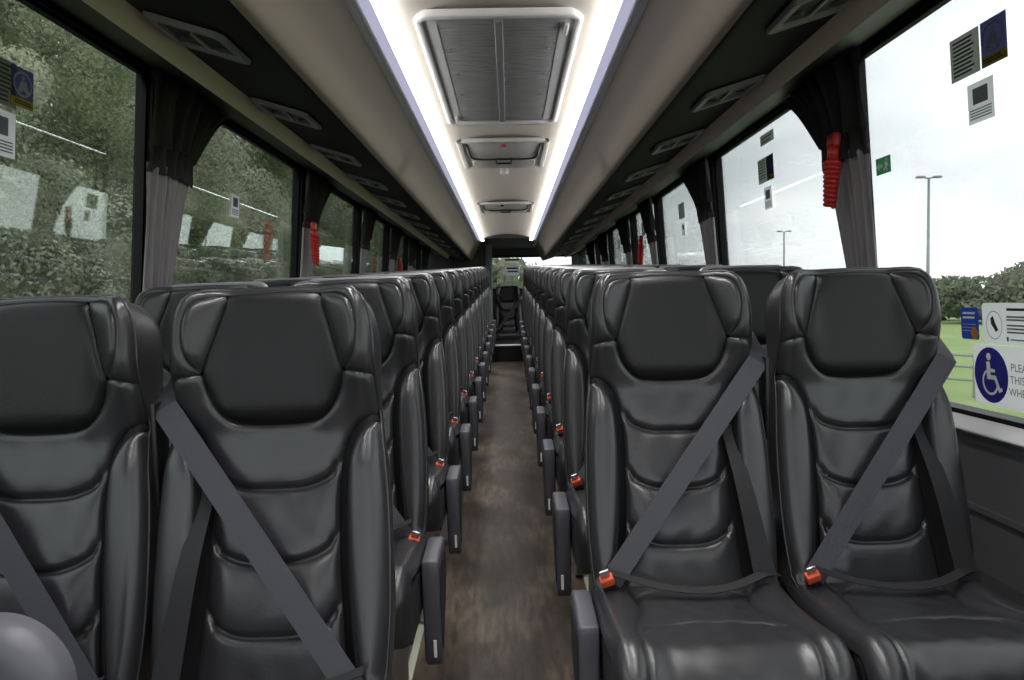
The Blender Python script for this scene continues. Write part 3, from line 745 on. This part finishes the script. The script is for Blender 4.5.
# ------------------------------------------------------------------ stickers and signs on the glass
def text_mesh(body, size):
    c = bpy.data.curves.new('t', 'FONT'); c.body = body; c.size = size; c.resolution_u = 3
    o = bpy.data.objects.new('t', c); col.objects.link(o)
    me = bpy.data.meshes.new_from_object(o.evaluated_get(bpy.context.evaluated_depsgraph_get()))
    bpy.data.objects.remove(o); return me
class Sign:
    """flat thing on the inside of a side window: u runs to the right as read from inside, v up"""
    def __init__(g, s, y, d, name, label, cat, group=None):
        g.s = s; al = math.atan2(1.105-1.175, GT-GS)
        g.r = empty(name, (s*(wx(d)+.0165), y, zz(d)), label, cat, group)
        # local x -> u, y -> v, z -> towards the cabin
        u = Vector((0, -s, 0)) if s > 0 else Vector((0, 1, 0))
        v = Vector((s*math.sin(al), 0, math.cos(al))); nrm = u.cross(v)
        g.M = Matrix(((u.x, v.x, nrm.x), (u.y, v.y, nrm.y), (u.z, v.z, nrm.z))).to_4x4()
        g.k = 0
    def card(g, w, h, m, nm='card', cx=0, cy=0, rad=0., lift=None):
        lift = .0008*g.k if lift is None else lift; g.k += 1
        if rad:
            poly = []
            for x, y, a0 in ((w/2-rad, h/2-rad, 0), (-w/2+rad, h/2-rad, PI/2), (-w/2+rad, -h/2+rad, PI), (w/2-rad, -h/2+rad, 1.5*PI)):
                for k in range(5): a = a0+PI/2*k/4; poly.append((x+rad*math.cos(a), y+rad*math.sin(a)))
        else: poly = [(w/2, h/2), (-w/2, h/2), (-w/2, -h/2), (w/2, -h/2)]
        return g.poly([(cx+a, cy+b) for a, b in poly], m, nm, lift)
    def poly(g, poly, m, nm, lift=None):
        if lift is None: lift = .0008*g.k; g.k += 1
        mb = MB(); mb.add([g.M @ Vector((a, b, lift+.0006)) for a, b in poly], [tuple(range(len(poly)))])
        return mb.build(nm, m, g.r)
    def disc(g, cx, cy, rx, ry, m, nm, lift=None):
        return g.poly([(cx+rx*math.cos(2*PI*k/32), cy+ry*math.sin(2*PI*k/32)) for k in range(32)], m, nm, lift)
    def ring(g, cx, cy, rx, ry, t, m, nm, a0=0, a1=2*PI):
        n = 36; lift = .0008*g.k; g.k += 1; mb = MB(); rows = []
        for k in range(n+1):
            a = a0+(a1-a0)*k/n; c_, s_ = math.cos(a), math.sin(a)
            rows.append([g.M @ Vector((cx+(rx-t)*c_, cy+(ry-t)*s_, lift+.0006)), g.M @ Vector((cx+rx*c_, cy+ry*s_, lift+.0006))])
        mb.strip(rows); return mb.build(nm, m, g.r)
    def bars(g, rows, m, nm):
        """rows of (x0,x1,y,h): lines of illegibly small print"""
        lift = .0008*g.k; g.k += 1; mb = MB()
        for x0, x1, y, h in rows:
            mb.add([g.M @ Vector(p) for p in ((x0, y-h/2, lift+.0004), (x1, y-h/2, lift+.0004), (x1, y+h/2, lift+.0004), (x0, y+h/2, lift+.0004))], [(0, 1, 2, 3)])
        return mb.build(nm, m, g.r)
    def text(g, body, size, cx, cy, m, nm='lettering', align='l'):
        me = text_mesh(body, size); xs_ = [v.co.x for v in me.vertices] or [0]
        dx = -min(xs_) if align == 'l' else -(min(xs_)+max(xs_))/2
        lift = .0008*g.k+.0006
        me.transform(g.M @ Matrix.Translation((cx+dx, cy, lift))); me.materials.append(m)
        return link(nm, me, g.r)
def print_rows(w, h, n, x0=None, frac=.5):
    return [(-w*.40, w*.40*random.uniform(.55, 1), h*.38-h*.76*k/max(1, n-1), h*.76/n*frac) for k in range(n)]
def spot(s, px, py):
    """where along the coach (y) and how high (d) the glass of one side is met at a point read off the photograph"""
    ray = CAM.to_3x3() @ Vector(((px-512)/768, (340-py)/768, -1)); o = CAM.translation
    k = (1.105-1.175)/(GT-GS)       # half-width = 1.175 + k*(d-GS)
    t = (1.175+k*(o.z-EYE-GS)-s*o.x)/(s*ray.x-k*ray.z)
    p = o+ray*t
    return p.y, p.z-EYE
def yx(s, px, d):           # where a window point seen at picture column px lies along the coach
    return 768*(abs(s*wx(d)-CX))/abs(px-510)
def notice(s, y, d, lab, w=.15, h=.21, n=9):
    g = Sign(s, y, d, 'notice_sticker', lab, 'sticker', 'dark notices on the windows')
    g.card(w, h, sticker_grey); g.bars(print_rows(w, h, n), ink, 'print'); return g
def belt_sign(s, y, d, lab, w=.12, h=.21):
    g = Sign(s, y, d, 'seat_belt_sticker', lab, 'sticker', 'navy seat belt stickers')
    g.card(w, h, navy); g.card(w*.98, h*.22, yellow, 'yellow_band', 0, -h*.385)
    g.ring(0, h*.09, w*.42, h*.33, .006, pale_ink, 'ring'); g.disc(0, h*.24, w*.075, h*.05, pale_ink, 'figure_head')
    g.poly([(-w*.12, h*.17), (w*.12, h*.17), (w*.2, -h*.02), (w*.26, -h*.12), (w*.12, -h*.14), (0, -h*.04), (-w*.12, -h*.14), (-w*.26, -h*.12), (-w*.2, -h*.02)], pale_ink, 'figure')
    g.bars([(-w*.38, w*.3, -h*.36, h*.03), (-w*.38, w*.36, -h*.42, h*.03)], ink, 'print')
    return g
def photo_notice(s, y, d, lab, w=.10, h=.17):
    g = Sign(s, y, d, 'photo_notice', lab, 'sticker', 'white notices with dark picture')
    g.card(w, h, paper); g.card(w*.58, h*.40, photo_ink, 'picture', 0, h*.16); g.bars([(-w*.42, w*.42, -h*.17-h*.07*k, h*.032) for k in range(4)], photo_ink, 'print')
    return g
# right front window
notice(1, *spot(1, 958, 56), 'dark grey notice high on the nearest right window', .118, .104)
belt_sign(1, *spot(1, 986.5, 40), 'navy seat belt sticker with yellow band high on the nearest right window', .094, .104)
photo_notice(1, *spot(1, 974, 101), 'white picture notice under the two stickers on the nearest right window', .100, .095)
g = Sign(1, *spot(1, 878, 165.5), 'exit_sticker', 'small green exit sticker with white arrow beside the nearest right curtain', 'sticker')
g.card(.090, .050, green); g.poly([(-.040, 0), (-.022, .014), (-.022, .005), (-.004, .005), (-.004, -.005), (-.022, -.005), (-.022, -.014)], white_ink, 'arrow')
g.disc(.022, .014, .006, .005, white_ink, 'figure_head'); g.poly([(.012, .008), (.030, .006), (.036, -.005), (.026, -.005), (.030, -.020), (.022, -.020), (.018, -.010), (.008, -.018), (.004, -.014), (.014, -.002)], white_ink, 'figure')
# wheelchair space signs
g = Sign(1, *spot(1, 963.5, 323.5), 'blue_card', 'small blue card with orange disc left of the white seat sign', 'sticker')
g.card(.074, .080, bluec, rad=.008); g.bars([(-.028, .024, .026, .0055), (-.028, .022, .015, .0055)], white_ink, 'print'); g.bars([(-.028, .026, -.002-.008*k, .0028) for k in range(3)], pale_ink, 'small_print'); g.disc(.022, -.024, .014, .016, orange, 'disc')
W, H = .305, .098; y_, d_ = spot(1, 976, 323); g = Sign(1, y_-W/2, d_, 'priority_notice', 'white notice with circled pictogram above the wheelchair sign', 'sign')
g.card(W, H, paper, rad=.010); cx = -W/2+.046; g.ring(cx, -.004, .030, .034, .0016, photo_ink, 'ring')
g.poly([(cx-.012, .012), (cx-.002, .018), (cx+.004, .004), (cx+.010, -.006), (cx+.016, -.015), (cx+.006, -.020), (cx-.002, -.010), (cx-.010, -.002)], ink, 'pictogram')
g.bars([(-W/2+.096, -W/2+.160, .034, .006)], ink, 'heading'); g.bars([(-W/2+.096, W/2-.03, .017, .004), (-W/2+.096, W/2-.05, .010, .004), (-W/2+.096, W/2-.02, -.003, .004), (-W/2+.096, W/2-.03, -.011, .004), (-W/2+.096, W/2-.06, -.019, .004), (-W/2+.108, W/2-.09, -.036, .003)], photo_ink, 'print'); g.disc(-W/2+.099, -.035, .0035, .006, ink, 'mark')
W, H = .345, .150; y_, d_ = spot(1, 968, 373); g = Sign(1, y_-W/2, d_, 'wheelchair_sign', 'white wheelchair space sign with big blue disc and white pictogram', 'sign')
g.card(W, H, paper, rad=.012); cx = -W/2+.068; g.disc(cx, .001, .065, .068, blue, 'disc')
g.disc(cx-.005, .046, .009, .009, white_ink, 'pictogram_head')
g.ring(cx-.001, -.016, .031, .032, .0065, white_ink, 'pictogram_wheel', math.radians(115), math.radians(350))
g.poly([(cx-.012, .034), (cx+.002, .034), (cx+.003, .018), (cx+.020, .017), (cx+.020, .009), (cx+.003, .009), (cx+.003, .002), (cx+.023, .002), (cx+.037, -.028), (cx+.044, -.025), (cx+.046, -.033), (cx+.032, -.039), (cx+.017, -.009), (cx-.012, -.009)], white_ink, 'pictogram')
for i, tx in enumerate(('PLEASE', 'THIS', 'WHEEL')): g.text(tx, .026, -W/2+.150-.006*i, .018-.029*i, photo_ink)
# right second window and further
g = Sign(1, *spot(1, 763, 138), 'notice_sticker', 'small dark notch-cornered sticker at the top of the second right window', 'sticker'); g.card(.17, .045, sticker_grey, rad=.006); g.bars([(-.07, .06, .006, .006), (-.07, .045, -.010, .006)], ink, 'print')
g = Sign(1, *spot(1, 762, 169.5), 'notice_sticker', 'dark two-tone notice with yellow corner on the second right window', 'sticker'); g.card(.20, .105, sticker_grey); g.card(.085, .100, navy, 'navy_half', .055, 0); g.card(.08, .018, yellow, 'yellow_corner', .055, -.040); g.bars([(-.090, -.0, .040-.012*k, .005) for k in range(7)], ink, 'print')
photo_notice(1, *spot(1, 764.5, 198), 'white picture notice low on the second right window', .095, .095)
for px, py, px2, py2, h_, nm in ((679, 211, 681, 229.5, .10, 'third'), (641.5, 229, 643.5, 244, .115, 'fourth'), (617.5, 244.5, 619.5, 257, .09, 'fifth')):
    notice(1, *spot(1, px, py), f'dark notice on the {nm} right window', .17, h_, 6)
    photo_notice(1, *spot(1, px2, py2), f'white picture notice under the dark one on the {nm} right window', .09, .085)
# left front window
g = notice(-1, *spot(-1, 7, 80), 'grey notice at the far left edge of the nearest left window', .115, .105)
for c in kids(g.r):
    if c.name.startswith('card'): c.data.materials[0] = paper_grey
belt_sign(-1, *spot(-1, 29, 88), 'navy seat belt sticker with yellow band on the nearest left window', .085, .092)
photo_notice(-1, *spot(-1, 4, 131), 'white picture notice low at the edge of the nearest left window', .13, .105)
photo_notice(-1, *spot(-1, 239, 206), 'white picture notice in the middle of the second left window', .095, .095)
# paper on the rear window
g = empty('window_notice', (.075, YR-.112, zz(.50)), 'white paper notice taped to the rear window', 'sign')
mb = MB(); mb.box(-.11, .11, -.001, .001, -.085, .085); mb.build('paper_sheet', paper, g)
mb = MB(); mb.box(-.09, .09, -.0025, -.001, .02, .045); mb.box(-.08, .085, -.0025, -.001, -.03, -.008); mb.build('print', ink, g)
g = empty('rear_label', (.07, YR-.112, zz(.665)), 'small dark label at the top of the rear window', 'sticker')
mb = MB(); mb.rbox(-.11, .11, -.002, .002, -.014, .014, .002); mb.build('label_body', black_plastic, g)

# grey rounded moulding in the near left corner
r = empty('moulded_seat_end', (-.640, .98, floor_z(.98)), 'light grey rounded moulding at the bottom left corner before the window seat', 'seat end panel')
mb = MB(); c_ = np.array([0, .682]); rad = .098
prof = [(rad*math.cos(a), .682+rad*math.sin(a)) for a in np.linspace(0, PI, 28)]+[(-rad, .5), (-rad*.9, .02), (-rad*.8, .0), (rad*.8, .0), (rad*.9, .02), (rad, .5)]
rows = []
for y_, ins in ((-.070, .052), (-.072, .036), (-.067, .014), (-.056, .002), (-.04, 0), (-.012, .004)):
    rows.append([(p[0]*(1-ins/rad), y_, (p[1]-.4)*(1-ins/.45)+.4) for p in prof])
rows = [q+[q[0]] for q in rows]; mb.strip(rows); mb.add(rows[0][:-1], [tuple(range(len(prof)))]); mb.add(rows[-1][:-1], [tuple(range(len(prof)))])
mb.build('body', moulded, r, angle=60)
mb = MB(); mb.tube([(.046*math.cos(a), -.071, .682+.046*math.sin(a)) for a in np.linspace(0, 2*PI, 40, endpoint=False)], .0035, 8, closed=True); mb.build('raised_ring', moulded, r, smooth=True)

# ------------------------------------------------------------------ outside
GZ = -1.40
mb = MB(); mb.box(-3.8, 6, -25, 60, GZ-.05, GZ); struct(mb.build('ground', tarmac_m), 'grey tarmac the coach stands on', 'ground')
mb = MB(); mb.box(6, 220, -60, 260, GZ-.06, GZ-.01); struct(mb.build('field', grass_m), 'mown green field beyond the right windows', 'field')
# bank on the left
mb = MB(); rows = []
for yv in np.linspace(-10, 80, 46):
    row = []
    for xv in np.linspace(0, 14, 15):
        row.append((-3.8-xv, yv, GZ+.55*max(0, xv-.6)+.25*math.sin(yv*.7+xv)+.2*random.random()))
    rows.append(row)
mb.strip(rows); struct(mb.build('hillside', bank_m, smooth=True), 'overgrown bank rising beyond the left windows', 'bank')
def leaf_mesh(name, n, rx, ry, rz, size, m, seed, shell=.45):
    g = np.random.default_rng(seed); nb = 75 if size < .1 else 26
    bc = g.normal(size=(nb, 3)); bc /= np.linalg.norm(bc, axis=1)[:, None]; bc *= g.uniform(.45, .88, (nb, 1))
    br = g.uniform(.13, .26, nb) if size < .1 else g.uniform(.22, .42, nb)
    k = g.integers(0, nb, n); dv = g.normal(size=(n, 3)); dv /= np.linalg.norm(dv, axis=1)[:, None]
    c = bc[k]+dv*(br[k]*g.uniform(.7, 1.05, n))[:, None]
    c = c*np.array([rx, ry, rz]); c[:, 2] += rz*.98
    nr = dv+g.normal(scale=.55, size=(n, 3)); nr /= np.linalg.norm(nr, axis=1)[:, None]
    t = np.cross(nr, g.normal(size=(n, 3))); t /= np.linalg.norm(t, axis=1)[:, None]; b = np.cross(nr, t)
    L = (size*g.uniform(.6, 1.3, n))[:, None]; Wd = L*.5
    V = np.stack([c-t*L*.5, c+b*Wd*.5, c+t*L*.5, c-b*Wd*.5], 1).reshape(-1, 3)
    me = bpy.data.meshes.new(name); me.from_pydata(V.tolist(), [], [(4*i, 4*i+1, 4*i+2, 4*i+3) for i in range(n)])
    me.materials.append(m); return me
LM = [leaf_mesh('crown', 60000, 2.1, 2.1, 2.4, .062, leaf_a, 1), leaf_mesh('crown', 42000, 1.7, 1.8, 1.8, .065, leaf_b, 2), leaf_mesh('crown', 60000, 2.2, 2.2, 2.6, .06, leaf_c, 3), leaf_mesh('crown', 56000, 2.0, 2.3, 2.0, .06, leaf_a, 4)]
KIND = ['grey-green leafy tree', 'yellow-green leafy bush', 'dark green leafy tree', 'pale green spreading tree']
FM = [leaf_mesh('crown', 5000, 5, 5, 3.4, .75, leaf_far, 5), leaf_mesh('crown', 5000, 6, 5, 3.0, .75, leaf_far, 6), leaf_mesh('crown', 4000, 4.5, 5, 3.0, .75, leaf_far2, 8)]
tb = MB(); tb.tube([(0, 0, -.3), (.05, .02, .8), (-.05, .05, 2.0)], [.13, .10, .05], 8); TRUNK = tb.build('trunk', bark); trunk_me = TRUNK.data; bpy.data.objects.remove(TRUNK)
tcount = 0
def tree(me, x, y, z, sc, lab, cat='tree', group=None, lift=.6, rz=None):
    r = empty('leafy_tree', (x, y, z), lab, cat, group); r.scale = (sc, sc, sc); r.rotation_euler.z = random.uniform(0, 6) if rz is None else rz
    c = link('crown', me, r); c.location.z = lift
    link('trunk', trunk_me, r)
    return r
left = [(-5.6, 5.0, 2, .9), (-5.2, 7.4, 1, .75), (-6.3, 8.6, 0, 1.05), (-5.3, 10.2, 3, .8), (-6.6, 12.0, 2, 1.1), (-5.4, 13.2, 1, .8), (-6.2, 15.4, 0, 1.1), (-5.3, 17.4, 2, .8), (-6.4, 19.5, 3, 1.1), (-5.4, 22.0, 1, .85), (-6.6, 24.5, 0, 1.2), (-5.6, 28.0, 2, 1.1), (-6.4, 32.0, 3, 1.2), (-6, 37, 0, 1.3), (-5.6, 43, 2, 1.3),
        (-8.6, 7.0, 0, 1.25), (-9.2, 10.5, 2, 1.3), (-9.0, 14.0, 3, 1.4), (-9.4, 18.0, 0, 1.4), (-9.2, 23, 2, 1.5), (-9.4, 29, 0, 1.6), (-9.4, 36, 3, 1.7)]
for i, (x, y, k, sc) in enumerate(left):
    gz = GZ+.55*max(0, (-3.8-x)-.6)
    dep = 'front' if x > -8 else 'back'
    ordn = (ORD+['fourteenth', 'fifteenth'])[i if x > -8 else i-15]
    if ordn == 'front': ordn = 'first'
    tree(LM[k], x, y, gz-.1, sc*(1.0 if x > -8 else 1.25), f'{KIND[k]} on the bank outside the left windows, {ordn} in the {dep} row', 'tree', 'trees on the left bank', .1)
# far tree line on the right and behind
far = []
for i in range(13):
    t = i/12; ang = math.radians(17+t*33); D = 84+6*math.sin(i*2.1)
    far.append((D*math.sin(ang)*1.05, D*math.cos(ang), i))
for x, y, i in far:
    a = math.degrees(math.atan2(x, y)); k = 2 if i == 12 else i % 2
    sc = .78+.22*sm((a-31)/6)+.09*math.sin(i*1.7)
    if 28.5 < a < 31: sc *= .85
    tree(FM[k], x, y, GZ, sc*.92, f'distant {"yellowing" if k == 2 else "grey-green"} tree beyond the field, {i+1} from the left along the line', 'tree', 'far tree line beyond the field', -.5)
for i, (x, y) in enumerate(((-9, 47), (-3.6, 44))):
    tree(FM[1], x, y, GZ, (1.0, 1.0)[i], f"green tree behind the coach seen through the rear window, {ORD[i] if i else 'first'} from left", 'tree', 'trees behind the coach', -.5)
# lamp posts
def lamp(x, y, h, lab, twin=True):
    r = empty('lamp_post', (x, y, GZ), lab, 'lamp post', 'lamp posts by the field')
    MB().tube([(0, 0, 0), (0, 0, 1.2), (0, 0, h)], [.09, .08, .05], 10).build('post', lamp_m, r, smooth=True)
    mb = MB(); mb.tube([(-.28, 0, h+.02), (0, 0, h-.04), (.28, 0, h+.02)], .03, 8); mb.build('bracket', lamp_m, r, smooth=True)
    for s in (-1, 1):
        mb = MB(); mb.rbox(s*.36-.17, s*.36+.17, -.12, .12, h-.02, h+.07, .03); mb.build('lamp_head', lamp_m, r, angle=40)
lamp(18.0, 33, 7.60, 'tall twin-headed lamp post beyond the nearest right window')
lamp(20.4, 57, 7.45, 'more distant twin-headed lamp post seen through the second right window')
r = empty('goal_post', (45.2, 70, GZ), 'thin pale post standing in front of the far trees at right', 'post')
MB().tube([(0, 0, 0), (0, 0, 5.0)], .10, 8).build('upright', fence_m, r); MB().tube([(0, 0, 1.1), (-1.5, 0, 1.1)], .06, 8).build('crossbar', fence_m, r)
# fence
r = empty('field_fence', (0, 0, GZ), 'pale post and rail fence between the coach and the field', 'fence')
F0, F1 = Vector((9.0, 25, 0)), Vector((14.5, 13.5, 0)); nf = 9
for k in range(nf):
    p = F0.lerp(F1, k/(nf-1)); mb = MB(); mb.rbox(p.x-.06, p.x+.06, p.y-.06, p.y+.06, 0, 1.12, .01); mb.build('post', fence_m, r)
for h in (.42, .76, 1.05):
    mb = MB(); mb.tube([F0+Vector((0, 0, h)), F1+Vector((0, 0, h))], .035, 6); mb.build('rail', fence_m, r)

# ------------------------------------------------------------------ sky, camera, view
w = bpy.data.worlds.new('overcast'); scn.world = w; w.use_nodes = True; nt = w.node_tree
bg = nt.nodes['Background']; tc = nt.nodes.new('ShaderNodeTexCoord'); n = nt.nodes.new('ShaderNodeTexNoise'); n.inputs['Scale'].default_value = 3.2; n.inputs['Detail'].default_value = 5
mp = nt.nodes.new('ShaderNodeMapping'); mp.inputs['Scale'].default_value = (1, 1, 2.4); nt.links.new(tc.outputs['Generated'], mp.inputs['Vector']); nt.links.new(mp.outputs['Vector'], n.inputs['Vector'])
rp = nt.nodes.new('ShaderNodeValToRGB'); e = rp.color_ramp.elements; e[0].position, e[0].color = .36, (.66, .685, .715, 1); e[1].position, e[1].color = .62, (.93, .945, .96, 1)
nt.links.new(n.outputs['Fac'], rp.inputs['Fac']); nt.links.new(rp.outputs['Color'], bg.inputs['Color']); bg.inputs['Strength'].default_value = 1.55
cd = bpy.data.cameras.new('camera'); cd.sensor_width = 36; cd.lens = 27; cd.clip_start = .02; cd.clip_end = 600
cam = bpy.data.objects.new('camera', cd); col.objects.link(cam); scn.camera = cam
cam.matrix_world = CAM
vs = scn.view_settings; vs.view_transform = 'Standard'; vs.look = 'None'; vs.gamma = 1; vs.use_curve_mapping = False; vs.exposure = 0.3
scn.cycles.max_bounces = 10; scn.cycles.transparent_max_bounces = 16; scn.cycles.diffuse_bounces = 5; scn.cycles.use_denoising = True
